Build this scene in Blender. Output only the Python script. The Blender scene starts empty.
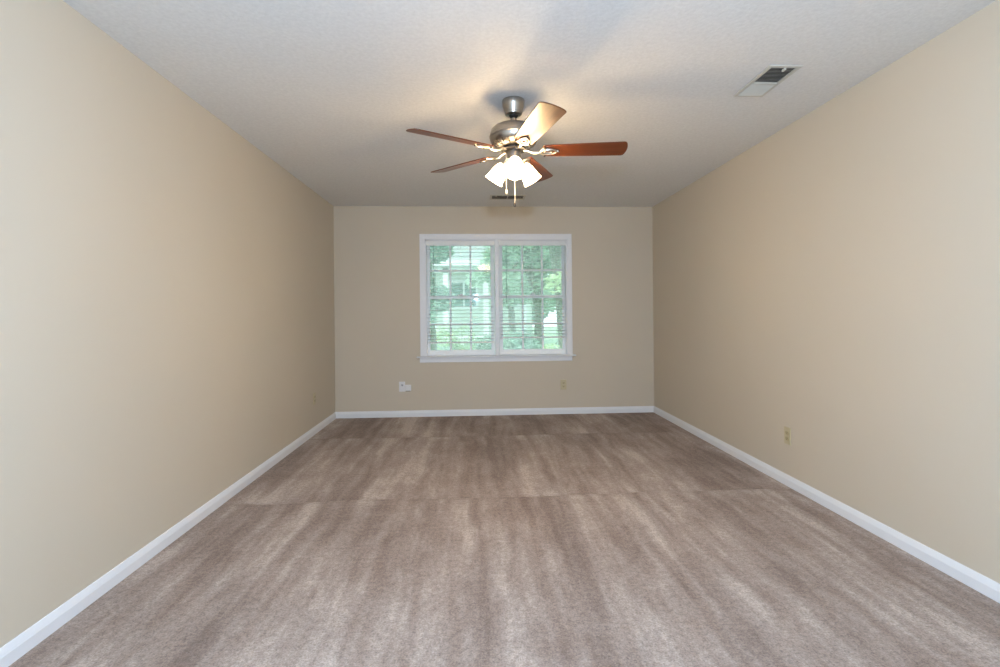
import bpy, bmesh, math, random
from mathutils import Vector, Matrix, noise
C = bpy.context.scene.collection
PI = math.pi
random.seed(7)

# ---------------------------------------------------------------- camera, sky, lights, exposure
W, D, H, Y0 = 3.734, 5.738, 2.44, -1.7          # room width, camera to back wall, height, wall behind the camera
def make_camera():
    yaw, roll = 0.0514, -0.0088
    fw = Vector((math.sin(yaw), math.cos(yaw), 0)); r = Vector((math.cos(yaw), -math.sin(yaw), 0)); u = Vector((0, 0, 1))
    r2 = r*math.cos(roll) + u*math.sin(roll); u2 = -r*math.sin(roll) + u*math.cos(roll)
    cd = bpy.data.cameras.new('camera'); co = bpy.data.objects.new('camera', cd); C.objects.link(co)
    m = Matrix((r2, u2, -fw)).transposed().to_4x4(); m.translation = Vector((1.6123, 0, 1.1896))
    co.matrix_world = m
    cd.sensor_fit = 'HORIZONTAL'; cd.sensor_width = 36; cd.lens = 36*0.49077; cd.shift_y = -0.0201
    cd.clip_start = 0.02; cd.clip_end = 200
    bpy.context.scene.camera = co
make_camera()
sc = bpy.context.scene
sc.view_settings.view_transform = 'Standard'; sc.view_settings.look = 'None'
sc.view_settings.gamma = 1; sc.view_settings.use_curve_mapping = False
sc.view_settings.exposure = 0.5
sc.cycles.max_bounces = 10; sc.cycles.diffuse_bounces = 6; sc.cycles.transparent_max_bounces = 24
sc.cycles.caustics_reflective = False; sc.cycles.caustics_refractive = False
sc.cycles.use_denoising = True

world = bpy.data.worlds.new('sky'); sc.world = world; world.use_nodes = True
bg = world.node_tree.nodes['Background']; bg.inputs[0].default_value = (0.80, 0.92, 1.0, 1); bg.inputs[1].default_value = 1.9

def light(name, kind, loc, energy, color, rot=(0,0,0), **kw):
    l = bpy.data.lights.new(name, kind); l.energy = energy; l.color = color
    for k, v in kw.items(): setattr(l, k, v)
    o = bpy.data.objects.new(name, l); C.objects.link(o); o.location = loc; o.rotation_euler = rot
    return o
light('sun', 'SUN', (0, 0, 20), 1.6, (1.0, 0.97, 0.88), (math.radians(38), math.radians(-14), 0), angle=0.05)
# the photographer's flash above the camera
light('camera_flash', 'POINT', (1.66, -0.10, 1.575), 142, (0.46, 0.68, 1.0), shadow_soft_size=0.04)
# added cool fill light, unseen, set in the opening behind the camera
light('rear_fill', 'AREA', (1.87, -1.66, 1.2), 11, (0.50, 0.72, 1.0), (PI/2, 0, 0), shape='RECTANGLE', size=2.6, size_y=2.0)

# ---------------------------------------------------------------- helpers
def mat(name, color, rough=0.6, metal=0.0, spec=0.5, n=None):
    m = bpy.data.materials.new(name); m.use_nodes = True
    b = m.node_tree.nodes['Principled BSDF']
    b.inputs['Base Color'].default_value = (*color, 1); b.inputs['Roughness'].default_value = rough
    b.inputs['Metallic'].default_value = metal; b.inputs['Specular IOR Level'].default_value = spec
    if n: n(m.node_tree, b)
    return m
def nd(t, typ, **kw):
    n = t.nodes.new(typ)
    for k, v in kw.items():
        if k.startswith('i_'): n.inputs[k[2:].replace('_', ' ')].default_value = v
        else: setattr(n, k, v)
    return n
def coords(t, scale=(1,1,1), rot=(0,0,0)):
    c = nd(t, 'ShaderNodeTexCoord'); m = nd(t, 'ShaderNodeMapping'); m.inputs['Scale'].default_value = scale
    m.inputs['Rotation'].default_value = rot
    t.links.new(c.outputs['Object'], m.inputs['Vector']); return m.outputs[0]
def noise_tex(t, vec, scale, detail=3, rough=0.5, dist=0):
    n = nd(t, 'ShaderNodeTexNoise'); n.inputs['Scale'].default_value = scale; n.inputs['Detail'].default_value = detail
    n.inputs['Roughness'].default_value = rough; n.inputs['Distortion'].default_value = dist
    t.links.new(vec, n.inputs['Vector']); return n.outputs['Fac']
def ramp(t, fac, stops, interp='LINEAR'):
    r = nd(t, 'ShaderNodeValToRGB'); r.color_ramp.interpolation = interp
    while len(r.color_ramp.elements) > 1: r.color_ramp.elements.remove(r.color_ramp.elements[0])
    r.color_ramp.elements[0].position = stops[0][0]; r.color_ramp.elements[0].color = (*stops[0][1], 1)
    for p, c in stops[1:]:
        e = r.color_ramp.elements.new(p); e.color = (*c, 1)
    t.links.new(fac, r.inputs[0]); return r.outputs[0]
def mixc(t, fac, a, b, mode='MIX'):
    m = nd(t, 'ShaderNodeMix', data_type='RGBA', blend_type=mode)
    for s, v in ((0, fac), (6, a), (7, b)):
        if hasattr(v, 'is_output'): t.links.new(v, m.inputs[s])
        else: m.inputs[s].default_value = v if s == 0 else (*v, 1)
    return m.outputs[2]
def math_n(t, op, a, b=None):
    m = nd(t, 'ShaderNodeMath', operation=op)
    for i, v in enumerate((a, b)):
        if v is None: continue
        if hasattr(v, 'is_output'): t.links.new(v, m.inputs[i])
        else: m.inputs[i].default_value = v
    return m.outputs[0]
def bump(t, b, h, strength, dist):
    n = nd(t, 'ShaderNodeBump'); n.inputs['Strength'].default_value = strength; n.inputs['Distance'].default_value = dist
    t.links.new(h, n.inputs['Height']); t.links.new(n.outputs[0], b.inputs['Normal'])
def speckle(color, amt, scale, bs=0.0, bd=0.002):
    def f(t, b):
        n = noise_tex(t, coords(t), scale, 4)
        lo = tuple(c*(1-amt) for c in color); hi = tuple(min(1, c*(1+amt)) for c in color)
        t.links.new(ramp(t, n, [(0.3, lo), (0.7, hi)]), b.inputs['Base Color'])
        if bs: bump(t, b, n, bs, bd)
    return f

# ---- mesh helpers
def new(): return bmesh.new()
def box(bm, x0, x1, y0, y1, z0, z1, M=None):
    vs = [bm.verts.new((x, y, z)) for x in (x0, x1) for y in (y0, y1) for z in (z0, z1)]
    for f in ((0,1,3,2),(4,6,7,5),(0,4,5,1),(2,3,7,6),(0,2,6,4),(1,5,7,3)): bm.faces.new([vs[i] for i in f])
    if M is not None: bmesh.ops.transform(bm, matrix=M, verts=vs)
    return vs
def lathe(bm, prof, n=40, M=None, closed=False):
    rings = []; allv = []
    for r, z in prof:
        if r < 1e-5: ring = [bm.verts.new((0, 0, z))]
        else: ring = [bm.verts.new((r*math.cos(2*PI*i/n), r*math.sin(2*PI*i/n), z)) for i in range(n)]
        rings.append(ring); allv += ring
    seq = list(zip(rings, rings[1:])) + ([(rings[-1], rings[0])] if closed else [])
    for a, b in seq:
        for i in range(n):
            j = (i+1) % n
            if len(a) == 1 and len(b) == 1: continue
            if len(a) == 1: bm.faces.new((a[0], b[i], b[j]))
            elif len(b) == 1: bm.faces.new((a[i], a[j], b[0]))
            else: bm.faces.new((a[i], a[j], b[j], b[i]))
    if M is not None: bmesh.ops.transform(bm, matrix=M, verts=allv)
    return allv
def tube(bm, pts, rad, n=10, M=None, closed=False):
    pts = [Vector(p) for p in pts]; rings = []; allv = []; N = len(pts)
    rads = rad if isinstance(rad, (list, tuple)) else [rad]*N
    up = None
    for i, p in enumerate(pts):
        if closed: d = pts[(i+1) % N] - pts[i-1]
        else: d = pts[min(i+1, N-1)] - pts[max(i-1, 0)]
        d.normalize()
        if up is None: up = Vector((0, 0, 1)) if abs(d.z) < 0.9 else Vector((1, 0, 0))
        a = d.cross(up).normalized(); b = a.cross(d).normalized(); up = b
        ring = [bm.verts.new(p + (a*math.cos(2*PI*k/n) + b*math.sin(2*PI*k/n))*rads[i]) for k in range(n)]
        rings.append(ring); allv += ring
    for a, b in list(zip(rings, rings[1:])) + ([(rings[-1], rings[0])] if closed else []):
        for k in range(n): bm.faces.new((a[k], a[(k+1) % n], b[(k+1) % n], b[k]))
    if not closed:
        bm.faces.new(rings[0][::-1]); bm.faces.new(rings[-1])
    if M is not None: bmesh.ops.transform(bm, matrix=M, verts=allv)
    return allv
def prism(bm, outline, z0, z1, M=None):
    a = [bm.verts.new((x, y, z0)) for x, y in outline]; b = [bm.verts.new((x, y, z1)) for x, y in outline]; n = len(a)
    bm.faces.new(a[::-1]); bm.faces.new(b)
    for i in range(n): bm.faces.new((a[i], a[(i+1) % n], b[(i+1) % n], b[i]))
    if M is not None: bmesh.ops.transform(bm, matrix=M, verts=a+b)
    return a+b
def extrude_profile(bm, prof, x0, x1, M):       # profile (depth, height) extruded along local x
    a = [bm.verts.new((x0, d, z)) for d, z in prof]; b = [bm.verts.new((x1, d, z)) for d, z in prof]; n = len(a)
    bm.faces.new(a); bm.faces.new(b[::-1])
    for i in range(n): bm.faces.new((a[i], b[i], b[(i+1) % n], a[(i+1) % n]))
    bmesh.ops.transform(bm, matrix=M, verts=a+b)
def obj(name, bm, m, parent=None, smooth=None, bevel=0.0, origin=None, seg=2):
    bmesh.ops.recalc_face_normals(bm, faces=bm.faces)
    if origin is not None: bmesh.ops.translate(bm, vec=-Vector(origin), verts=bm.verts)
    me = bpy.data.meshes.new(name); bm.to_mesh(me); bm.free()
    me.materials.append(m)
    o = bpy.data.objects.new(name, me); C.objects.link(o)
    if origin is not None: o.location = origin
    if parent is not None: o.parent = parent
    if smooth is not None:
        me.polygons.foreach_set('use_smooth', [True]*len(me.polygons))
        me.set_sharp_from_angle(angle=math.radians(smooth))
    if bevel:
        b = o.modifiers.new('bevel', 'BEVEL'); b.width = bevel; b.segments = seg; b.limit_method = 'ANGLE'; b.angle_limit = math.radians(40)
    return o
def tag(o, label, cat, group=None, kind=None):
    o['label'] = label; o['category'] = cat
    if group: o['group'] = group
    if kind: o['kind'] = kind
    return o
def thing(name, label, cat, loc, rotz=0, group=None):
    o = bpy.data.objects.new(name, None); C.objects.link(o); o.empty_display_size = 0.1
    o.location = loc; o.rotation_euler = (0, 0, rotz)
    return tag(o, label, cat, group)
def structure(o, label=None):
    o['kind'] = 'structure'
    if label: o['label'] = label
    return o
def T(x, y, z): return Matrix.Translation((x, y, z))
def R(a, ax): return Matrix.Rotation(a, 4, ax)

# ---------------------------------------------------------------- materials
WALL = (0.61, 0.535, 0.425)
def wall_nodes(t, b):
    v = coords(t)
    n = noise_tex(t, v, 1.1, 2)
    t.links.new(ramp(t, n, [(0.3, tuple(c*0.985 for c in WALL)), (0.7, tuple(c*1.015 for c in WALL))]), b.inputs['Base Color'])
    bump(t, b, noise_tex(t, v, 260, 3), 0.06, 0.001)
M_wall = mat('beige_wall_paint', WALL, 0.62, spec=0.3, n=wall_nodes)
def ceil_nodes(t, b):
    v = coords(t)
    a = noise_tex(t, v, 55, 6, 0.65); c = noise_tex(t, v, 16, 3)
    t.links.new(ramp(t, a, [(0.3, (0.70, 0.695, 0.68)), (0.7, (0.79, 0.785, 0.77))]), b.inputs['Base Color'])
    bump(t, b, math_n(t, 'ADD', a, math_n(t, 'MULTIPLY', c, 0.5)), 0.28, 0.006)
M_ceil = mat('textured_ceiling_paint', (0.78, 0.77, 0.76), 0.85, spec=0.2, n=ceil_nodes)
M_trim = mat('white_trim_paint', (0.80, 0.80, 0.81), 0.38, n=speckle((0.80, 0.80, 0.81), 0.012, 8))
M_sash = mat('white_sash_paint', (0.92, 0.93, 0.93), 0.4, n=speckle((0.92, 0.93, 0.93), 0.012, 8))
M_blind = mat('white_blind_vinyl', (0.82, 0.82, 0.80), 0.4, n=speckle((0.82, 0.82, 0.80), 0.012, 10))
def slat_nodes(t, b):
    speckle((0.84, 0.84, 0.83), 0.012, 10)(t, b)
    tl = nd(t, 'ShaderNodeBsdfTranslucent'); tl.inputs[0].default_value = (0.93, 0.94, 0.93, 1)
    mx = nd(t, 'ShaderNodeMixShader'); mx.inputs[0].default_value = 0.75
    t.links.new(b.outputs[0], mx.inputs[1]); t.links.new(tl.outputs[0], mx.inputs[2]); t.links.new(mx.outputs[0], t.nodes['Material Output'].inputs[0])
M_slat = mat('translucent_white_slat_vinyl', (0.84, 0.84, 0.83), 0.4, n=slat_nodes)
M_cord = mat('white_cord', (0.72, 0.72, 0.70), 0.8, n=speckle((0.72, 0.72, 0.70), 0.08, 400))
M_wand = mat('clear_grey_wand', (0.30, 0.42, 0.38), 0.25, n=speckle((0.30, 0.42, 0.38), 0.05, 60))
def carpet_nodes(t, b):
    tc = nd(t, 'ShaderNodeTexCoord'); sep = nd(t, 'ShaderNodeSeparateXYZ'); t.links.new(tc.outputs['Object'], sep.inputs[0])
    x, y = sep.outputs[0], sep.outputs[1]
    def comb(a, b_, c=0.0):
        cn = nd(t, 'ShaderNodeCombineXYZ')
        for i, v in enumerate((a, b_, c)):
            if hasattr(v, 'is_output'): t.links.new(v, cn.inputs[i])
            else: cn.inputs[i].default_value = v
        return cn.outputs[0]
    # wobble, so that brush marks bend a little
    wob = noise_tex(t, tc.outputs['Object'], 1.3, 3)
    xw = math_n(t, 'ADD', x, math_n(t, 'MULTIPLY', wob, 0.10))
    # brush passes overlap in bands down the room: each band has its own set of strokes
    yw = math_n(t, 'ADD', y, math_n(t, 'MULTIPLY', noise_tex(t, tc.outputs['Object'], 0.9, 2), 0.16))
    band = math_n(t, 'ADD', math_n(t, 'GREATER_THAN', yw, 3.26), math_n(t, 'GREATER_THAN', yw, 4.86))
    s1 = noise_tex(t, comb(math_n(t, 'MULTIPLY', xw, 3.6), math_n(t, 'MULTIPLY', yw, 0.42), math_n(t, 'MULTIPLY', band, 7.3)), 1.0, 2, 0.5)
    s2 = noise_tex(t, comb(math_n(t, 'MULTIPLY', xw, 11.0), math_n(t, 'MULTIPLY', yw, 0.9), math_n(t, 'MULTIPLY', band, 3.1)), 1.0, 3, 0.55)
    bl = noise_tex(t, comb(math_n(t, 'MULTIPLY', x, 1.5), math_n(t, 'MULTIPLY', y, 0.8), band), 2.4, 8, 0.74, 0.3)
    tone = math_n(t, 'ADD', math_n(t, 'MULTIPLY', s1, 0.32), math_n(t, 'ADD', math_n(t, 'MULTIPLY', s2, 0.32), math_n(t, 'MULTIPLY', bl, 0.36)))
    base = ramp(t, tone, [(0.40, (0.215, 0.148, 0.112)), (0.47, (0.300, 0.219, 0.172)), (0.53, (0.380, 0.294, 0.240)), (0.59, (0.500, 0.410, 0.350))])
    fib = math_n(t, 'ADD', math_n(t, 'MULTIPLY', noise_tex(t, tc.outputs['Object'], 130, 3, 0.8), 0.55), math_n(t, 'MULTIPLY', noise_tex(t, tc.outputs['Object'], 42, 4, 0.8), 0.45))
    fine = ramp(t, fib, [(0.38, (0.58, 0.56, 0.55)), (0.5, (1, 1, 1)), (0.62, (1.40, 1.41, 1.42))])
    # faint seam-like edges where brush passes end
    e = None
    for yy in (3.26, 4.86):
        d = math_n(t, 'ABSOLUTE', math_n(t, 'SUBTRACT', yw, yy))
        k = math_n(t, 'LESS_THAN', d, 0.03)
        e = k if e is None else math_n(t, 'ADD', e, k)
    col = mixc(t, math_n(t, 'MULTIPLY', e, 0.14), base, (0.20, 0.145, 0.115))
    col = mixc(t, 1.0, col, fine, 'MULTIPLY')
    t.links.new(col, b.inputs['Base Color'])
    bump(t, b, math_n(t, 'ADD', fib, math_n(t, 'MULTIPLY', tone, 0.8)), 0.75, 0.012)
    b.inputs['Sheen Weight'].default_value = 0.15; b.inputs['Sheen Roughness'].default_value = 0.6
M_carpet = mat('taupe_cut_pile_carpet', (0.33, 0.25, 0.21), 0.95, spec=0.05, n=carpet_nodes)
def nickel_nodes(t, b):
    n = noise_tex(t, coords(t, (1, 1, 40)), 30, 3)
    t.links.new(ramp(t, n, [(0.3, (0.36, 0.32, 0.28)), (0.7, (0.46, 0.42, 0.37))]), b.inputs['Base Color'])
M_nickel = mat('brushed_nickel', (0.42, 0.38, 0.33), 0.30, 1.0, n=nickel_nodes)
M_bright = mat('lit_nickel', (0.66, 0.61, 0.52), 0.28, 1.0, n=speckle((0.66, 0.61, 0.52), 0.05, 60))  # same nickel, its lit look put into a paler colour
M_dark = mat('dark_metal_and_shadow', (0.05, 0.045, 0.04), 0.4, 0.6, n=speckle((0.05, 0.045, 0.04), 0.2, 60))
def wood_nodes(t, b):
    v = coords(t, (1.2, 26, 26))
    n = noise_tex(t, v, 1.6, 5, 0.6, 0.5); n2 = noise_tex(t, coords(t, (4, 90, 90)), 2, 3)
    c = ramp(t, math_n(t, 'ADD', math_n(t, 'MULTIPLY', n, 0.75), math_n(t, 'MULTIPLY', n2, 0.25)),
             [(0.3, (0.080, 0.019, 0.005)), (0.5, (0.125, 0.031, 0.008)), (0.7, (0.175, 0.047, 0.013))])
    t.links.new(c, b.inputs['Base Color'])
M_wood = mat('cherry_blade_veneer', (0.28, 0.09, 0.03), 0.34, spec=0.6, n=wood_nodes)
def shade_mat():
    m = bpy.data.materials.new('lit_frosted_glass'); m.use_nodes = True; t = m.node_tree; t.nodes.clear()
    out = nd(t, 'ShaderNodeOutputMaterial'); tl = nd(t, 'ShaderNodeBsdfTranslucent'); tr = nd(t, 'ShaderNodeBsdfTransparent')
    em = nd(t, 'ShaderNodeEmission'); gl = nd(t, 'ShaderNodeBsdfPrincipled')
    n = noise_tex(t, coords(t), 60, 2)
    t.links.new(ramp(t, n, [(0.3, (1.0, 0.72, 0.42)), (0.7, (1.0, 0.76, 0.46))]), em.inputs[0]); em.inputs[1].default_value = 8.5
    tl.inputs[0].default_value = (0.95, 0.93, 0.9, 1); tr.inputs[0].default_value = (1, 0.95, 0.88, 1)
    gl.inputs['Base Color'].default_value = (0.9, 0.88, 0.84, 1); gl.inputs['Roughness'].default_value = 0.35
    m1 = nd(t, 'ShaderNodeMixShader'); m1.inputs[0].default_value = 0.28
    t.links.new(tl.outputs[0], m1.inputs[1]); t.links.new(tr.outputs[0], m1.inputs[2])
    m2 = nd(t, 'ShaderNodeMixShader'); m2.inputs[0].default_value = 0.25
    t.links.new(m1.outputs[0], m2.inputs[1]); t.links.new(gl.outputs[0], m2.inputs[2])
    a = nd(t, 'ShaderNodeAddShader'); t.links.new(m2.outputs[0], a.inputs[0]); t.links.new(em.outputs[0], a.inputs[1])
    t.links.new(a.outputs[0], out.inputs[0]); return m
M_shade = shade_mat()
def emit_mat(name, col, s):
    m = bpy.data.materials.new(name); m.use_nodes = True; t = m.node_tree; t.nodes.clear()
    out = nd(t, 'ShaderNodeOutputMaterial'); em = nd(t, 'ShaderNodeEmission'); em.inputs[0].default_value = (*col, 1); em.inputs[1].default_value = s
    t.links.new(em.outputs[0], out.inputs[0]); return m
M_bulb = emit_mat('lit_bulb', (1, 0.80, 0.52), 12)
def glass_mat():
    m = bpy.data.materials.new('window_pane_glass'); m.use_nodes = True; t = m.node_tree; t.nodes.clear()
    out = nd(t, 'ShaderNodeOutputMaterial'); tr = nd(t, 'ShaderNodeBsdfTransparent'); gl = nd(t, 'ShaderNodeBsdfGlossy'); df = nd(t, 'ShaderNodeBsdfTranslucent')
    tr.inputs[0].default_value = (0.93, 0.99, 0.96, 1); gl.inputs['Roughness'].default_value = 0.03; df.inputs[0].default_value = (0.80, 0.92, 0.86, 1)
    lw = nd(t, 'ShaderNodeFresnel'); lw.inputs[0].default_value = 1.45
    haze = noise_tex(t, coords(t), 5, 3)  # washed-out glare, mixed into the pane as a pale veil
    m0 = nd(t, 'ShaderNodeMixShader'); t.links.new(ramp(t, haze, [(0.3, (0.17,)*3), (0.7, (0.22,)*3)]), m0.inputs[0])
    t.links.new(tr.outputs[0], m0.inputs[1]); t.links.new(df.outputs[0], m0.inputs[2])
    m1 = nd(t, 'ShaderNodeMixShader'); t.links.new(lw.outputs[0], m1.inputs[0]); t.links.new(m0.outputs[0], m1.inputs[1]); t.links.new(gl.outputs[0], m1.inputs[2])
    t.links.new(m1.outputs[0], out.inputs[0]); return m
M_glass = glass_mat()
M_ivory = mat('ivory_plastic', (0.56, 0.48, 0.30), 0.35, n=speckle((0.56, 0.48, 0.30), 0.02, 30))
M_ivory_in = mat('ivory_receptacle_plastic', (0.50, 0.42, 0.25), 0.4, n=speckle((0.50, 0.42, 0.25), 0.02, 30))
M_slot = mat('slot_black', (0.03, 0.028, 0.025), 0.6, n=speckle((0.03, 0.028, 0.025), 0.2, 90))
M_plate = mat('white_plastic', (0.78, 0.77, 0.77), 0.35, n=speckle((0.78, 0.77, 0.77), 0.02, 30))
M_vent = mat('ivory_register_enamel', (0.58, 0.56, 0.50), 0.5, n=speckle((0.58, 0.56, 0.50), 0.03, 20))
M_duct_shade = mat('dark_duct_shade', (0.04, 0.032, 0.03), 0.8, spec=0.1, n=speckle((0.04, 0.032, 0.03), 0.2, 20))

# ---------------------------------------------------------------- room shell
TH = 0.14
bm = new(); box(bm, -TH, W+TH, Y0-TH, D+TH, -0.12, 0); structure(obj('floor', bm, M_carpet), 'taupe cut pile carpet with brush marks over the whole room')
bm = new(); box(bm, -TH, W+TH, Y0-TH, D+TH, H, H+0.12); structure(obj('ceiling', bm, M_ceil), 'off-white lightly textured ceiling')
bm = new(); box(bm, -TH, 0, Y0, D+TH, 0, H); structure(obj('wall_left', bm, M_wall), 'plain beige left wall')
bm = new(); box(bm, W, W+TH, Y0, D+TH, 0, H); structure(obj('wall_right', bm, M_wall), 'plain beige right wall')
WX0, WX1, WZ0, WZ1 = 1.035, 2.706, 0.685, 2.062          # rough opening
bm = new()
box(bm, 0, WX0, D, D+TH, 0, H); box(bm, WX1, W, D, D+TH, 0, H)
box(bm, WX0, WX1, D, D+TH, 0, WZ0); box(bm, WX0, WX1, D, D+TH, WZ1, H)
structure(obj('wall_back', bm, M_wall), 'beige end wall with the double window')
bm = new()
box(bm, -TH, 0.5, Y0-TH, Y0, 0, H); box(bm, 3.24, W+TH, Y0-TH, Y0, 0, H); box(bm, 0.5, 3.24, Y0-TH, Y0, 2.26, H)
structure(obj('wall_front', bm, M_wall), 'beige wall behind the camera with a wide opening')
bpf = [(0, 0), (0.014, 0), (0.014, 0.045), (0.0125, 0.048), (0.0118, 0.052), (0.0085, 0.061), (0.0055, 0.069), (0.004, 0.072), (0, 0.073)]
def baseboard(name, L, M, lab):
    bm = new(); extrude_profile(bm, bpf, 0, L, M); structure(obj(name, bm, M_trim), lab)
Mb = Matrix(((1,0,0,0),(0,-1,0,D),(0,0,1,0),(0,0,0,1)))
baseboard('baseboard_back', W, Mb, 'white baseboard along the end wall')
baseboard('baseboard_left', D-Y0-0.014, Matrix(((0,1,0,0),(1,0,0,Y0),(0,0,1,0),(0,0,0,1))), 'white baseboard along the left wall')
baseboard('baseboard_right', D-Y0-0.014, Matrix(((0,-1,0,W),(1,0,0,Y0),(0,0,1,0),(0,0,0,1))), 'white baseboard along the right wall')

# ---------------------------------------------------------------- window
XA, XB, XC, XD = 1.043, 1.851, 1.900, 2.703             # the two openings
ZT, ZB = 2.055, 0.70
bm = new()   # casing with a stepped face
def casing(bm, x0, x1, z0, z1): box(bm, x0, x1, D-0.016, D, z0, z1)
casing(bm, 0.980, XA, ZB, 2.118); casing(bm, XD, 2.757, ZB, 2.118); casing(bm, XA, XD, ZT, 2.118)
box(bm, 0.980, 0.994, D-0.024, D-0.016, ZB, 2.118); box(bm, 2.743, 2.757, D-0.024, D-0.016, ZB, 2.118); box(bm, 0.994, 2.743, D-0.024, D-0.016, 2.104, 2.118)
structure(obj('trim_1', bm, M_trim, bevel=0.002), 'white casing around the double window')
bm = new(); box(bm, XB+0.006, XC-0.006, D-0.014, D+TH, ZB, ZT); box(bm, XB, XC, D-0.004, D+TH, ZB, ZT)
structure(obj('trim_2', bm, M_trim, bevel=0.002), 'white mullion post between the two windows')
bm = new(); box(bm, 0.938, 2.794, D-0.055, D, 0.683, 0.70); box(bm, XA-0.004, XD+0.004, D, D+TH, 0.676, 0.70)
structure(obj('trim_3', bm, M_trim, bevel=0.005), 'white window stool')
bm = new(); box(bm, 0.972, 2.756, D-0.010, D, 0.626, 0.683)
structure(obj('trim_4', bm, M_trim, bevel=0.003), 'white apron under the window stool')

def window(n, x0, x1, lab):
    w = bpy.data.objects.new('window_%d' % n, None); C.objects.link(w); w.location = ((x0+x1)/2, D, ZB); structure(w, lab)
    inv = T(-(x0+x1)/2, -D, -ZB)
    def part(name, bm, m, parent=w, bevel=0.0):
        bmesh.ops.transform(bm, matrix=inv, verts=bm.verts); return obj(name, bm, m, parent, bevel=bevel)
    e = 0.006
    bm = new()   # jamb lining and stops
    if n == 1: box(bm, x0-e, x0+0.012, D, D+TH, ZB, ZT)
    else: box(bm, x1-0.012, x1+e, D, D+TH, ZB, ZT)
    box(bm, x0, x1, D, D+TH, ZT-0.012, ZT+e)
    part('jamb', bm, M_trim)
    zm = 1.385                                           # meeting rails
    for name, za, zb, ya in (('upper_sash', zm-0.018, ZT-0.012, D+0.105), ('lower_sash', ZB, zm+0.018, D+0.072)):
        sx0, sx1 = x0+0.006, x1-0.006; st = 0.040
        rb = 0.036 if name == 'upper_sash' else 0.062; rt = 0.045 if name == 'upper_sash' else 0.036
        bm = new()
        box(bm, sx0, sx0+st, ya, ya+0.030, za, zb); box(bm, sx1-st, sx1, ya, ya+0.030, za, zb)
        box(bm, sx0+st, sx1-st, ya, ya+0.030, za, za+rb); box(bm, sx0+st, sx1-st, ya, ya+0.030, zb-rt, zb)
        s = part(name, bm, M_sash, bevel=0.002)
        gx0, gx1, gz0, gz1 = sx0+st, sx1-st, za+rb, zb-rt
        bm = new()
        for k in (1, 2):
            x = gx0+(gx1-gx0)*k/3; box(bm, x-0.011, x+0.011, ya-0.001, ya+0.026, gz0, gz1)
        z = (gz0+gz1)/2; box(bm, gx0, gx1, ya+0.001, ya+0.024, z-0.011, z+0.011)
        part('muntin', bm, M_sash, s)
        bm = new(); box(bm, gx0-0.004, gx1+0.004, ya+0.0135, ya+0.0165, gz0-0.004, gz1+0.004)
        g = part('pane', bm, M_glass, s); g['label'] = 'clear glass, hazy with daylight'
        if name == 'lower_sash':
            bm = new(); xm = (sx0+sx1)/2; box(bm, xm-0.03, xm+0.03, ya-0.006, ya+0.028, zb, zb+0.012); box(bm, xm-0.008, xm+0.03, ya-0.004, ya+0.006, zb+0.012, zb+0.020)
            part('sash_lock', bm, M_plate, s, bevel=0.002)
window(1, XA, XB, 'left double-hung window with six panes in each sash')
window(2, XC, XD, 'right double-hung window with six panes in each sash')

# ---------------------------------------------------------------- blinds
def blind(x0, x1, zrail, tilt, label, wand_len):
    x0 += 0.002 + (0.012 if x0 < 1.5 else 0); x1 -= 0.002 + (0.012 if x1 > 2 else 0)
    xm = (x0+x1)/2; yc = D+0.034
    t = thing('window_blind', label, 'blind', (xm, yc, zrail), 0, None)
    inv = T(-xm, -yc, -zrail)
    def part(name, bm, m, bevel=0.0, parent=t, smooth=None):
        bmesh.ops.transform(bm, matrix=inv, verts=bm.verts); return obj(name, bm, m, parent, bevel=bevel, smooth=smooth)
    zt = ZT-0.013
    bm = new(); box(bm, x0, x1, yc-0.020, yc+0.026, zt-0.045, zt); part('headrail', bm, M_blind)
    bm = new(); box(bm, x0, x1, yc-0.032, yc-0.0205, zt-0.058, zt-0.002); part('valance', bm, M_blind, 0.003)
    top = zt-0.058; n = 26; sp = (top-0.02-zrail-0.022)/n
    bm = new(); ca, sa = math.cos(tilt), math.sin(tilt)
    for i in range(n):
        z = zrail+0.026+sp*(i+0.55)
        prof = []
        for k in range(7):
            u = -0.025+0.05*k/6; h = 0.0010*(1-(u/0.025)**2)
            prof.append((u, h))
        lo = [(u, h-0.0013) for u, h in reversed(prof)]
        M = T(0, yc, z) @ R(tilt, 'X')
        extrude_profile(bm, prof+lo, x0+0.003, x1-0.003, M)
    part('slats', bm, M_slat, smooth=50)
    # lift section: slats gathered just above the bottom rail
    bm = new(); box(bm, x0+0.003, x1-0.003, yc-0.026, yc+0.026, zrail, zrail+0.017); part('bottom_rail', bm, M_blind, 0.004)
    for fx in (0.14, 0.5, 0.86):
        x = x0+(x1-x0)*fx; bm = new()
        for yy in (-0.0262, 0.0262): tube(bm, [(x, yc+yy, zrail+0.012), (x, yc+yy, top+0.012)], 0.0008, 5)
        for i in range(n):
            z = zrail+0.026+sp*(i+0.55)
            tube(bm, [(x, yc-0.0262*ca, z-0.0262*sa-0.003), (x, yc+0.0262*ca, z+0.0262*sa-0.003)], 0.0005, 4)
        part('ladder_cord', bm, M_cord)
    bm = new(); x = x0+0.085
    tube(bm, [(x, yc-0.038, zt-0.050), (x, yc-0.040, zt-0.07), (x, yc-0.040, zt-wand_len)], 0.0045, 6)
    lathe(bm, [(0, -0.03), (0.006, -0.028), (0.007, -0.01), (0.0045, 0)], 8, T(x, yc-0.040, zt-wand_len))
    part('tilt_wand', bm, M_wand, smooth=40)
    bm = new(); x = x1-0.045
    for dx in (0, 0.008):
        tube(bm, [(x+dx, yc-0.037, zt-0.05), (x+dx, yc-0.037, zt-0.78+dx*3)], 0.0012, 5)
        lathe(bm, [(0, 0), (0.002, 0), (0.006, -0.03), (0.0055, -0.034), (0, -0.034)], 10, T(x+dx, yc-0.037, zt-0.78+dx*3))
    part('lift_cord', bm, M_cord, smooth=40)
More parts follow.
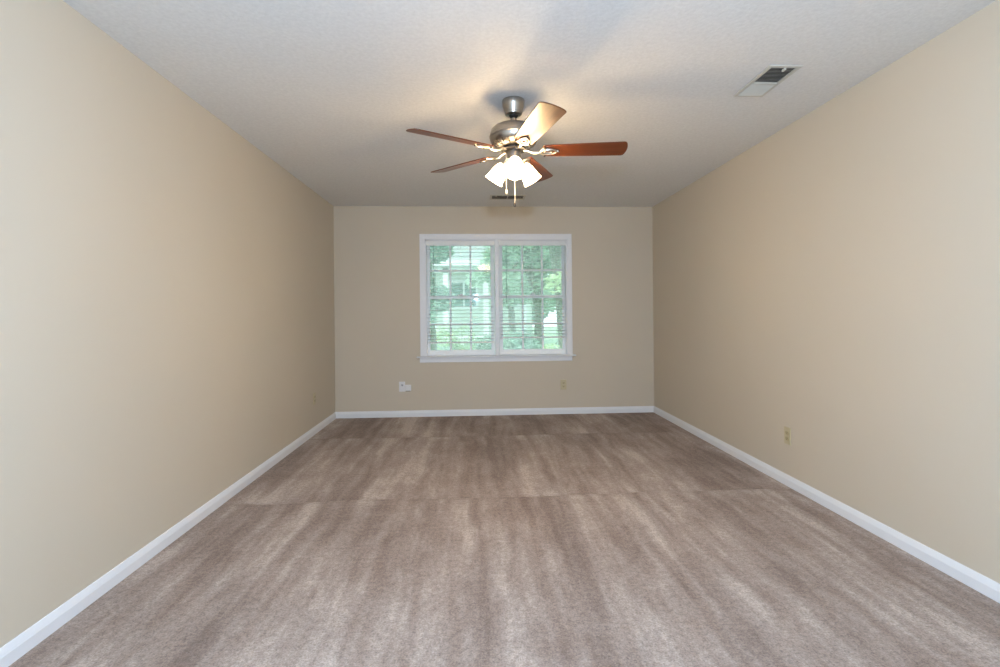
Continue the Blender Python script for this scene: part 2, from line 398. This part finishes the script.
blind(XA, XB, 0.845, math.radians(3.5), 'white slatted blind in the left window, hanging lower than its neighbour', 0.62)
blind(XC, XD, 0.895, math.radians(4.5), 'white slatted blind in the right window, its bottom rail raised higher', 0.70)

# ---------------------------------------------------------------- ceiling fan
FX, FY, ZBL = 1.850, 2.880, 2.142
fan = thing('ceiling_fan', 'brushed nickel ceiling fan with five cherry wood blades and three lit glass shades', 'ceiling fan', (FX, FY, H))
def fpart(name, bm, m, parent=fan, smooth=35, bevel=0.0):
    for v in bm.verts: v.co.z += 0.010 if v.co.z < 2.335 else 0     # everything below the hanger sits a centimetre higher
    bmesh.ops.transform(bm, matrix=T(0, 0, -H), verts=bm.verts); return obj(name, bm, m, parent, smooth, bevel)
bm = new(); lathe(bm, [(0, H), (0.066, H), (0.067, H-0.010), (0.065, H-0.022), (0.064, H-0.034), (0.060, H-0.040), (0.057, H-0.052), (0.051, H-0.070), (0.052, H-0.072), (0.049, H-0.082), (0.042, H-0.087), (0.020, H-0.089), (0, H-0.089)], 48)
fpart('canopy', bm, M_nickel)
bm = new(); lathe(bm, [(0, 2.358), (0.026, 2.358), (0.027, 2.350), (0.020, 2.340), (0.0135, 2.337)], 24); fpart('hanger_ball', bm, M_dark)
bm = new(); lathe(bm, [(0, 2.35), (0.0125, 2.35), (0.0125, 2.29), (0, 2.29)], 20); lathe(bm, [(0, 2.318), (0.019, 2.318), (0.021, 2.310), (0.021, 2.292), (0, 2.292)], 24); fpart('downrod', bm, M_nickel)
bm = new(); lathe(bm, [(0, 2.298), (0.048, 2.298), (0.054, 2.292), (0.054, 2.284), (0.060, 2.281), (0.088, 2.279), (0.115, 2.271), (0.133, 2.254), (0.140, 2.230), (0.1405, 2.222), (0.143, 2.220), (0.143, 2.212), (0.1405, 2.210), (0.138, 2.195), (0.128, 2.176), (0.110, 2.162), (0.088, 2.154), (0.060, 2.150), (0, 2.150)], 64)
fpart('motor_housing', bm, M_nickel)
for k in range(20):     # cooling slots around the underside
    a = 2*PI*k/20; bm = new(); box(bm, 0.098, 0.128, -0.004, 0.004, -0.0015, 0.0015, R(a, 'Z'))
    for v in bm.verts: v.co.z += 2.154+(math.hypot(v.co.x, v.co.y)-0.095)*0.62
    fpart('vent_slot', bm, M_dark)
bm = new(); lathe(bm, [(0, 2.15), (0.070, 2.15), (0.074, 2.146), (0.074, 2.138), (0.066, 2.134), (0, 2.134)], 40); fpart('rotor_plate', bm, M_dark)
bm = new(); lathe(bm, [(0, 2.136), (0.040, 2.136), (0.042, 2.130), (0.041, 2.095), (0.046, 2.090), (0.046, 2.082), (0.040, 2.074), (0.026, 2.062), (0.012, 2.056), (0.008, 2.046), (0.004, 2.040), (0, 2.039)], 40)
fpart('switch_housing', bm, M_nickel)
PITCH = math.radians(13.5)
def blade_outline():
    L = [(0.168, -0.046), (0.178, -0.056), (0.30, -0.061), (0.45, -0.066), (0.60, -0.069), (0.634, -0.070), (0.644, -0.066), (0.652, -0.052)]
    tip = [(0.658, -0.026), (0.660, 0.0), (0.658, 0.026)]
    return L + tip + [(x, -y) for x, y in reversed(L)]
bmB = new(); prism(bmB, blade_outline(), -0.003, 0.003); meB = None
bmI = new()
# iron: arm from the rotor, broad forked plate with an open oval, three screws
tube(bmI, [(0.058, 0, 0.008), (0.085, 0, 0.002), (0.110, 0, -0.010), (0.135, 0, -0.013), (0.160, 0, -0.0095)], [0.011, 0.0095, 0.008, 0.008, 0.007], 10)
ov = [(0.203+0.046*math.cos(a), 0.026*math.sin(a), -0.0085) for a in [2*PI*k/28 for k in range(28)]]
tube(bmI, ov, 0.0052, 8, closed=True)
ov2 = [(0.200+0.022*math.cos(a), 0.012*math.sin(a), -0.0078) for a in [2*PI*k/20 for k in range(20)]]
tube(bmI, ov2, 0.0034, 8, closed=True)
tube(bmI, [(0.155, 0, -0.008), (0.163, -0.022, -0.007), (0.180, -0.040, -0.0055)], [0.006, 0.005, 0.007], 8)
tube(bmI, [(0.155, 0, -0.008), (0.163, 0.022, -0.007), (0.180, 0.040, -0.0055)], [0.006, 0.005, 0.007], 8)
tube(bmI, [(0.242, 0, -0.0075), (0.252, 0, -0.006), (0.262, 0, -0.005)], [0.006, 0.006, 0.008], 8)
def to_mesh(bm, name, m, smooth=None):
    bmesh.ops.recalc_face_normals(bm, faces=bm.faces); me = bpy.data.meshes.new(name); bm.to_mesh(me); bm.free(); me.materials.append(m)
    if smooth:
        me.polygons.foreach_set('use_smooth', [True]*len(me.polygons)); me.set_sharp_from_angle(angle=math.radians(smooth))
    return me
meB = to_mesh(bmB, 'blade', M_wood); meI = to_mesh(bmI, 'blade_iron', M_bright, 60)
bmS = new(); lathe(bmS, [(0, -0.0155), (0.004, -0.015), (0.0065, -0.0120), (0.0065, -0.008), (0, -0.008)], 12)
meS = to_mesh(bmS, 'screw', M_dark, 40)
for k in range(5):
    a = math.radians(-6+72*k)
    def ch(name, me, par):
        o = bpy.data.objects.new(name, me); C.objects.link(o); o.parent = par; return o
    b = ch('blade', meB, fan); b.location = (0, 0, ZBL-H)
    # near edge high on the right-hand blade: the leading edge drops anticlockwise
    b.rotation_euler = (R(a, 'Z') @ R(-PITCH, 'X')).to_euler()
    bv = b.modifiers.new('bevel', 'BEVEL'); bv.width = 0.0015; bv.segments = 1
    ch('blade_iron', meI, b)
    for x, y in ((0.262, 0), (0.181, -0.040), (0.181, 0.040)): ch('screw', meS, b).location = (x, y, 0)
# light kit: three arms, sockets, shades, bulbs
TILT = math.atan2(0.082, 0.105)
def shade_profile():
    o = [(0.025, 0.0), (0.029, 0.007), (0.036, 0.021), (0.042, 0.039), (0.046, 0.060), (0.049, 0.080), (0.052, 0.098), (0.056, 0.110), (0.058, 0.113)]
    i = [(r-0.003, z) for r, z in reversed(o)]
    return o, i
for k, ang in enumerate((-90, 30, 150)):
    a = math.radians(ang-1)
    M = R(a, 'Z') @ T(0.067, 0, 2.063) @ R(PI-TILT, 'Y')       # local +z runs outward and down along the shade
    bm = new(); tube(bm, [(0.030, 0, 2.080), (0.046, 0, 2.083), (0.062, 0, 2.074), (0.070, 0, 2.060)], 0.0095, 10, R(a, 'Z'))
    arm = fpart('light_arm', bm, M_bright, smooth=60)
    bm = new(); lathe(bm, [(0, -0.010), (0.017, -0.010), (0.020, -0.006), (0.021, 0.012), (0.0245, 0.014), (0.0265, 0.002), (0.029, 0.004), (0.029, 0.014), (0.026, 0.018), (0, 0.018)], 28, M)
    fpart('socket', bm, M_bright, arm)
    bm = new(); o_, i_ = shade_profile(); lathe(bm, o_+i_, 40, M, closed=True)
    sh = fpart('lamp_shade', bm, M_shade, arm, smooth=60); sh['label'] = 'frosted white glass bell shade, lit'
    bm = new(); lathe(bm, [(0, 0.018), (0.012, 0.018), (0.013, 0.035), (0.020, 0.055), (0.024, 0.070), (0.022, 0.080), (0.014, 0.090), (0, 0.093)], 20, M)
    bu = fpart('bulb', bm, M_bulb, arm, smooth=60)
    p = M @ Vector((0, 0, 0.100)); lo = light('bulb_light', 'POINT', (p.x, p.y, p.z-H+0.010), 11, (1.0, 0.70, 0.34), shadow_soft_size=0.045); lo.parent = arm
# pull chains
M_chain = mat('pale_bead_chain', (0.78, 0.72, 0.62), 0.4, 0.3, n=speckle((0.78, 0.72, 0.62), 0.03, 60))
def chain(x, y, z0, z1, fob, m):
    bm = new(); n = int((z0-z1)/0.006)
    for i in range(n): bmesh.ops.create_icosphere(bm, subdivisions=1, radius=0.0032, matrix=T(x, y, z0-0.006*i))
    tube(bm, [(x, y, z0), (x, y, z1)], 0.0016, 6)
    c = fpart('pull_chain', bm, M_chain, smooth=None)
    bm = new()
    lathe(bm, [(0, 0.0), (0.004, -0.001), (0.0065, -0.010), (0.0075, -0.020), (0.005, -0.027), (0, -0.028)], 14, T(x, y, z1))
    f = fpart('chain_fob', bm, m, c); f['label'] = fob
M_fob = mat('ivory_fob', (0.75, 0.68, 0.52), 0.4, n=speckle((0.75, 0.68, 0.52), 0.02, 60))
chain(-0.046, -0.012, 2.10, 1.905, 'ivory fob', M_fob)
chain(0.0, -0.046, 2.09, 1.822, 'dark fob', M_dark)

# ---------------------------------------------------------------- ceiling registers
def register(x0, x1, y0, y1, label, along_x, open_from):
    t = thing('ceiling_register', label, 'vent', ((x0+x1)/2, (y0+y1)/2, H), 0)
    inv = T(-(x0+x1)/2, -(y0+y1)/2, -H)
    def part(name, bm, m, bevel=0.0):
        bmesh.ops.transform(bm, matrix=inv, verts=bm.verts); return obj(name, bm, m, t, bevel=bevel)
    f = 0.022; zz = H-0.007
    bm = new()
    box(bm, x0, x1, y0, y0+f, zz, H); box(bm, x0, x1, y1-f, y1, zz, H); box(bm, x0, x0+f, y0+f, y1-f, zz, H); box(bm, x1-f, x1, y0+f, y1-f, zz, H)
    part('frame', bm, M_vent, 0.003)
    bm = new(); box(bm, x0+f, x1-f, y0+f, y1-f, H-0.0012, H); part('duct_shade', bm, M_duct_shade)  # flat dark sheet standing in for the shade inside the duct
    bm = new(); 
    if along_x:      # fins run along x, spaced in y
        n = 10
        for i in range(n):
            y = y0+f+(y1-y0-2*f)*(i+0.5)/n
            box(bm, x0+f, x1-f, -0.006, 0.006, -0.0003, 0.0003, T(0, y, H-0.0055) @ R(math.radians(14), 'X'))
        xm = (x0+x1)/2; box(bm, xm-0.004, xm+0.004, y0+f, y1-f, H-0.0095, H-0.002)
    else:
        xs0, xs1 = x0+f, x1-f; ym = open_from
        n = 22
        for i in range(n):
            y = y0+f+(y1-y0-2*f)*(i+0.5)/n
            lean = math.radians(24) if y < ym else math.radians(-38)
            box(bm, xs0, xs1, -0.0075, 0.0075, -0.0003, 0.0003, T(0, y, H-0.0065) @ R(lean, 'X'))
        box(bm, xs0, xs1, ym-0.005, ym+0.005, H-0.012, H-0.001)
    part('fins', bm, M_vent)
    bm = new(); 
    if along_x: box(bm, x0+0.06, x0+0.068, y0+0.004, y0+0.03, H-0.014, H-0.004)
    else: box(bm, x1-0.085, x1-0.076, y0+f-0.004, y0+f+0.020, H-0.016, H-0.006)
    part('damper_lever', bm, M_vent)
register(3.118, 3.292, 2.415, 2.770, 'white rectangular ceiling vent near the right wall, one half dark and the other pale', False, 2.60)
register(1.785, 2.165, 5.165, 5.360, 'small dark ceiling vent close to the window wall, beyond the fan', True, 0)

# ---------------------------------------------------------------- wall plates
def duplex(label, M, group=None):
    t = thing('wall_outlet', label, 'outlet', (0, 0, 0)); t.matrix_world = M       # local: x right, z up, -y out of the wall
    def pr(name, bm, m, bevel=0.0, par=t): return obj(name, bm, m, par, bevel=bevel)
    bm = new(); box(bm, -0.036, 0.036, -0.006, 0, -0.059, 0.059); pr('cover_plate', bm, M_ivory, 0.003)
    for s in (-1, 1):
        bm = new(); ol = []
        for k in range(24):
            a = 2*PI*k/24; ol.append((0.0165*math.cos(a), max(-0.0125, min(0.0125, 0.0165*math.sin(a)))))
        prism(bm, ol, 0, 0.0028, T(0, -0.006, s*0.0195) @ R(PI/2, 'X')); r = pr('receptacle', bm, M_ivory_in)
        bm = new(); z = s*0.0195
        box(bm, -0.0075, -0.0052, -0.0095, -0.0088, z-0.001, z+0.008); box(bm, 0.0052, 0.0075, -0.0095, -0.0088, z+0.000, z+0.007)
        lathe(bm, [(0, 0), (0.0026, 0), (0.0026, 0.0006), (0, 0.0006)], 10, T(0, -0.0089, z-0.0065) @ R(PI/2, 'X')); pr('slots', bm, M_slot, par=r)
    bm = new(); lathe(bm, [(0, 0), (0.0035, 0), (0.003, 0.0013), (0, 0.0016)], 12, T(0, -0.006, 0) @ R(PI/2, 'X')); pr('screw', bm, M_ivory_in)
duplex('ivory duplex outlet low on the right wall', T(W, 3.236, 0.340) @ R(-PI/2, 'Z'))
duplex('ivory duplex outlet low on the end wall, right of the window', T(2.650, D, 0.344))
duplex('ivory duplex outlet low on the left wall near the far corner', T(0, 5.000, 0.352) @ R(PI/2, 'Z'))
M_jack = mat('grey_jack_plastic', (0.40, 0.40, 0.41), 0.5, n=speckle((0.40, 0.40, 0.41), 0.04, 60))
t = thing('wall_jack', 'white wall plate with small white box, low on end wall left of window', 'wall jack', (0.766, D, 0.350))
bm = new(); box(bm, -0.036, 0.034, -0.006, 0, -0.057, 0.059); obj('cover_plate', bm, M_plate, t, bevel=0.003)
bm = new(); box(bm, -0.012, 0.012, -0.010, -0.006, 0.006, 0.028); obj('jack', bm, M_jack, t, bevel=0.001)
bm = new(); box(bm, 0.036, 0.104, -0.034, 0, -0.046, 0.022); obj('adapter_box', bm, M_plate, t, bevel=0.006)
bm = new(); tube(bm, [(-0.004, -0.010, 0.014), (-0.002, -0.024, 0.010), (0.012, -0.030, -0.008), (0.030, -0.026, -0.018), (0.040, -0.020, -0.014)], 0.0028, 8); obj('cord', bm, M_plate, t, smooth=60)
bm = new(); box(bm, 0.046, 0.096, -0.030, -0.004, -0.050, -0.0455); obj('adapter_shadow', bm, M_dark, t)  # dark strip standing in for the shadow under the adapter box

# ---------------------------------------------------------------- outdoors
GZ = -0.55
M_lawn = mat('lawn_grass', (0.34, 0.46, 0.34), 0.95, spec=0.1, n=speckle((0.34, 0.46, 0.34), 0.35, 6, 0.5, 0.05))
bm = new(); box(bm, -30, 34, D+TH+0.02, 60, GZ-0.1, GZ); g = obj('lawn', bm, M_lawn); structure(g, 'green lawn outside the window')
def leaf_mat(name, col, var=0.5):
    def f(t, b):
        n = noise_tex(t, coords(t), 3.0, 5, 0.7)
        lo = tuple(c*(1-var) for c in col); hi = tuple(min(1, c*(1+var)) for c in col)
        t.links.new(ramp(t, n, [(0.32, lo), (0.68, hi)]), b.inputs['Base Color'])
        tl = nd(t, 'ShaderNodeBsdfTranslucent'); tl.inputs[0].default_value = (*[min(1, c*1.2) for c in col], 1)
        mx = nd(t, 'ShaderNodeMixShader'); mx.inputs[0].default_value = 0.45
        t.links.new(b.outputs[0], mx.inputs[1]); t.links.new(tl.outputs[0], mx.inputs[2]); t.links.new(mx.outputs[0], t.nodes['Material Output'].inputs[0])
    return mat(name, col, 0.55, spec=0.4, n=f)
M_leafA = leaf_mat('pale_leaves', (0.52, 0.64, 0.54)); M_leafB = leaf_mat('bright_leaves', (0.62, 0.76, 0.50)); M_leafC = leaf_mat('cool_leaves', (0.38, 0.52, 0.45))  # outdoor haze is put into these pale leaf colours
M_bark = mat('grey_bark', (0.16, 0.17, 0.14), 0.9, n=speckle((0.16, 0.17, 0.14), 0.35, 12, 0.8, 0.03))
def leaves(bm, c, rx, ry, rz, n, size, rnd):
    for _ in range(n):
        while True:
            p = Vector((rnd.uniform(-1, 1), rnd.uniform(-1, 1), rnd.uniform(-1, 1)))
            if 0.25 < p.length < 1: break
        if noise.noise(Vector((c[0]+p.x*rx, c[1]+p.y*ry, c[2]+p.z*rz))*1.6) < -0.12: continue
        q = Vector((c[0]+p.x*rx, c[1]+p.y*ry, c[2]+p.z*rz)); s = size*rnd.uniform(0.6, 1.3)
        M = T(*q) @ R(rnd.uniform(0, 2*PI), 'Z') @ R(rnd.uniform(-1.2, 1.2), 'X') @ R(rnd.uniform(-0.6, 0.6), 'Y')
        pts = [(-s, 0, 0), (-0.3*s, -0.42*s, 0.08*s), (0.5*s, -0.32*s, 0.06*s), (s, 0, -0.06*s), (0.5*s, 0.32*s, 0.06*s), (-0.3*s, 0.42*s, 0.08*s)]
        bm.faces.new([bm.verts.new(M @ Vector(v)) for v in pts])
def tree(name, label, x, y, h, crown, m, size, n, rnd, trunk_r=0.12, cat='tree'):
    t = thing(name, label, cat, (x, y, GZ), 0)
    bm = new(); top = Vector((0.1, 0, h*0.86))
    pts = [Vector((0, 0, 0)), Vector((0.04, 0.02, h*0.25)), Vector((-0.03, 0.03, h*0.5)), top]
    tube(bm, pts, [trunk_r*1.25, trunk_r, trunk_r*0.75, trunk_r*0.25], 10)
    for (cx, cy, cz, *_r) in crown:
        s = Vector((0, 0, h*rnd.uniform(0.3, 0.6))); e = Vector((cx, cy, cz)); md = (s+e)/2 + Vector((0, 0, 0.12*h*0.5))
        tube(bm, [s, md, e], [trunk_r*0.5, trunk_r*0.32, trunk_r*0.12], 7)
    obj('trunk', bm, M_bark, t, smooth=60)
    bm = new()
    for (cx, cy, cz, rx, ry, rz) in crown: leaves(bm, (cx, cy, cz), rx, ry, rz, n, size, rnd)
    obj('foliage', bm, m, t)
    return t
def px(p, Y):     # world X seen at column p of the photograph, at distance Y
    yaw = 0.0514; u = (p-500)/490.77
    return 1.6123 + Y*(math.sin(yaw)+u*math.cos(yaw))/(math.cos(yaw)-u*math.sin(yaw))
def pz(q, Y): return 1.1896 + (313.4-q)*Y/490.77
# neighbour's house
HY = 15.5
M_siding = mat('pale_siding', (0.66, 0.72, 0.64), 0.6, n=speckle((0.66, 0.72, 0.64), 0.04, 3))
M_hwhite = mat('house_white_trim', (0.86, 0.87, 0.88), 0.5, n=speckle((0.86, 0.87, 0.88), 0.02, 3))
M_roof = mat('grey_shingles', (0.30, 0.34, 0.33), 0.9, n=speckle((0.30, 0.34, 0.33), 0.25, 14))
M_hglass = mat('dark_house_glass', (0.10, 0.22, 0.18), 0.15, n=speckle((0.10, 0.22, 0.18), 0.2, 2))
hx0, hx1 = px(436, HY), px(532, HY); ez = pz(261, HY-1.4)
house = thing('house', 'pale sided neighbouring house with white porch posts seen through the left window', 'house', ((hx0+hx1)/2, HY, GZ))
hinv = T(-(hx0+hx1)/2, -HY, -GZ)
def hp(name, bm, m, parent=house, smooth=None):
    bmesh.ops.transform(bm, matrix=hinv, verts=bm.verts); return obj(name, bm, m, parent, smooth)
bm = new(); prof = [(5.0, GZ), (5.0, ez+0.1)]
z = ez+0.1; out = []
while z > GZ+0.01:
    z2 = max(GZ, z-0.16); out += [(0.0, z), (-0.02, z2)]; z = z2
extrude_profile(bm, prof+out, hx0, hx1, T(0, HY, 0)); hp('siding_wall', bm, M_siding)
bm = new(); extrude_profile(bm, [(-1.7, ez), (-1.7, ez+0.03), (2.5, ez+1.35), (6.7, ez+0.03), (6.7, ez)], hx0-0.4, hx1+0.4, T(0, HY, 0)); hp('roof', bm, M_roof)
bm = new(); box(bm, hx0-0.4, hx1+0.4, HY-1.78, HY-1.70, ez-0.16, ez+0.03); hp('gutter', bm, M_hwhite)
bm = new(); box(bm, hx0-0.3, hx1+0.3, HY-1.6, HY-1.45, ez-0.34, ez-0.02); hp('porch_beam', bm, M_hwhite)
for p in (446, 486, 524):
    x = px(p, HY-1.5); bm = new(); box(bm, x-0.07, x+0.07, HY-1.6, HY-1.46, GZ, ez-0.2); box(bm, x-0.10, x+0.10, HY-1.63, HY-1.43, GZ, GZ+0.2); hp('porch_post', bm, M_hwhite)
for p0, p1 in ((452, 476), (503, 517)):
    x0, x1 = px(p0, HY), px(p1, HY); z1, z0 = pz(283, HY), pz(306, HY)
    bm = new(); box(bm, x0-0.08, x1+0.08, HY-0.05, HY+0.02, z0-0.08, z0); box(bm, x0-0.08, x1+0.08, HY-0.05, HY+0.02, z1, z1+0.1)
    box(bm, x0-0.08, x0, HY-0.05, HY+0.02, z0, z1); box(bm, x1, x1+0.08, HY-0.05, HY+0.02, z0, z1); xm = (x0+x1)/2; box(bm, xm-0.03, xm+0.03, HY-0.05, HY+0.02, z0, z1)
    w = hp('house_window', bm, M_hwhite)
    bm = new(); box(bm, x0, x1, HY-0.03, HY, z0, z1); hp('house_window_glass', bm, M_hglass, w)
# porch railing
bm = new(); x0, x1 = px(446, HY-1.5), px(524, HY-1.5)
box(bm, x0, x1, HY-1.57, HY-1.50, GZ+1.05, GZ+1.12); box(bm, x0, x1, HY-1.56, HY-1.51, GZ+0.2, GZ+0.26)
n = 48
for i in range(n): x = x0+(x1-x0)*(i+0.5)/n; box(bm, x-0.018, x+0.018, HY-1.555, HY-1.52, GZ+0.26, GZ+1.05)
hp('porch_railing', bm, M_hwhite)
# trees and shrubs
rnd = random.Random(11)
def crown(rnd, k, sx, sy, z0, z1, r):
    return [(rnd.uniform(-sx, sx), rnd.uniform(-sy, sy), rnd.uniform(z0, z1), r*rnd.uniform(0.8, 1.2), r*rnd.uniform(0.8, 1.2), r*rnd.uniform(0.6, 0.9)) for _ in range(k)]
tree('tree', 'shady tree with a dark trunk at the far left of the left window', px(430, 9.5), 9.5, 4.6, crown(rnd, 8, 0.45, 0.5, 1.6, 4.4, 0.42), M_leafC, 0.075, 900, rnd, 0.09)
tree('tree', 'bright green tree high in the right window', px(560, 8.9), 8.9, 4.4, crown(rnd, 9, 0.55, 0.4, 2.2, 4.3, 0.60), M_leafB, 0.07, 900, rnd, 0.07)
tree('tree', 'pale leafy tree filling the middle of the right window', px(538, 10.9), 10.9, 4.8, crown(rnd, 13, 0.85, 0.3, 2.1, 4.6, 0.7), M_leafA, 0.085, 900, rnd, 0.09)
tree('tree', 'slim pale tree at the left edge of the right window', px(511, 12.8), 12.8, 5.2, crown(rnd, 9, 0.35, 0.2, 2.2, 4.8, 0.5), M_leafA, 0.085, 800, rnd, 0.09)
for i, (p, Y, h, s, m, lab) in enumerate(((428, 25.5, 8.5, 2.6, M_leafC, 'distant tree rising left of the neighbouring house'),
        (466, 30, 8.2, 2.6, M_leafA, 'distant tree rising behind the roof of the neighbouring house'),
        (492, 36, 9.0, 2.8, M_leafC, 'distant tree behind the roof, beside the post between the windows'),
        (538, 24, 8.4, 2.6, M_leafC, 'distant tree behind the leafy trees in the right window'),
        (610, 18, 8.0, 2.6, M_leafA, 'distant tree at the right edge of the right window'))):
    tree('tree', lab, px(p, Y), Y, h, crown(rnd, 16, s*0.62, 0.8, 1.6, h-0.8, 1.15), m, 0.20, 650, rnd, 0.18)
for i, (p, Y, w_, h, m, lab) in enumerate(((434, 10.2, 0.45, 1.1, M_leafA, 'low leafy shrub at the lower left of the left window'),
        (456, 11.1, 0.55, 1.35, M_leafB, 'rounded shrub in front of the porch in the left window'),
        (478, 12.2, 0.5, 1.15, M_leafA, 'broad shrub at the lower right of the left window'),
        (513, 11.5, 0.65, 1.25, M_leafA, 'shrub at the lower left of the right window'),
        (537, 10.1, 0.6, 1.45, M_leafC, 'dense cool green shrub at the bottom of the right window'),
        (560, 7.7, 0.45, 1.2, M_leafB, 'bright green shrub at the lower right of the right window'))):
    t = thing('shrub', lab, 'shrub', (px(p, Y), Y, GZ))
    bm = new()
    for _ in range(5): tube(bm, [(0, 0, 0), (rnd.uniform(-w_, w_)*0.3, rnd.uniform(-0.2, 0.2), h*0.4), (rnd.uniform(-w_, w_)*0.7, rnd.uniform(-0.15, 0.15), h*0.8)], [0.02, 0.014, 0.006], 6)
    obj('stem', bm, M_bark, t)
    bm = new()
    for _ in range(6): leaves(bm, (rnd.uniform(-w_, w_)*0.6, rnd.uniform(-0.12, 0.12), h*rnd.uniform(0.35, 0.8)), w_*0.55, 0.28, h*0.34, 600, 0.05, rnd)
    obj('foliage', bm, m, t)
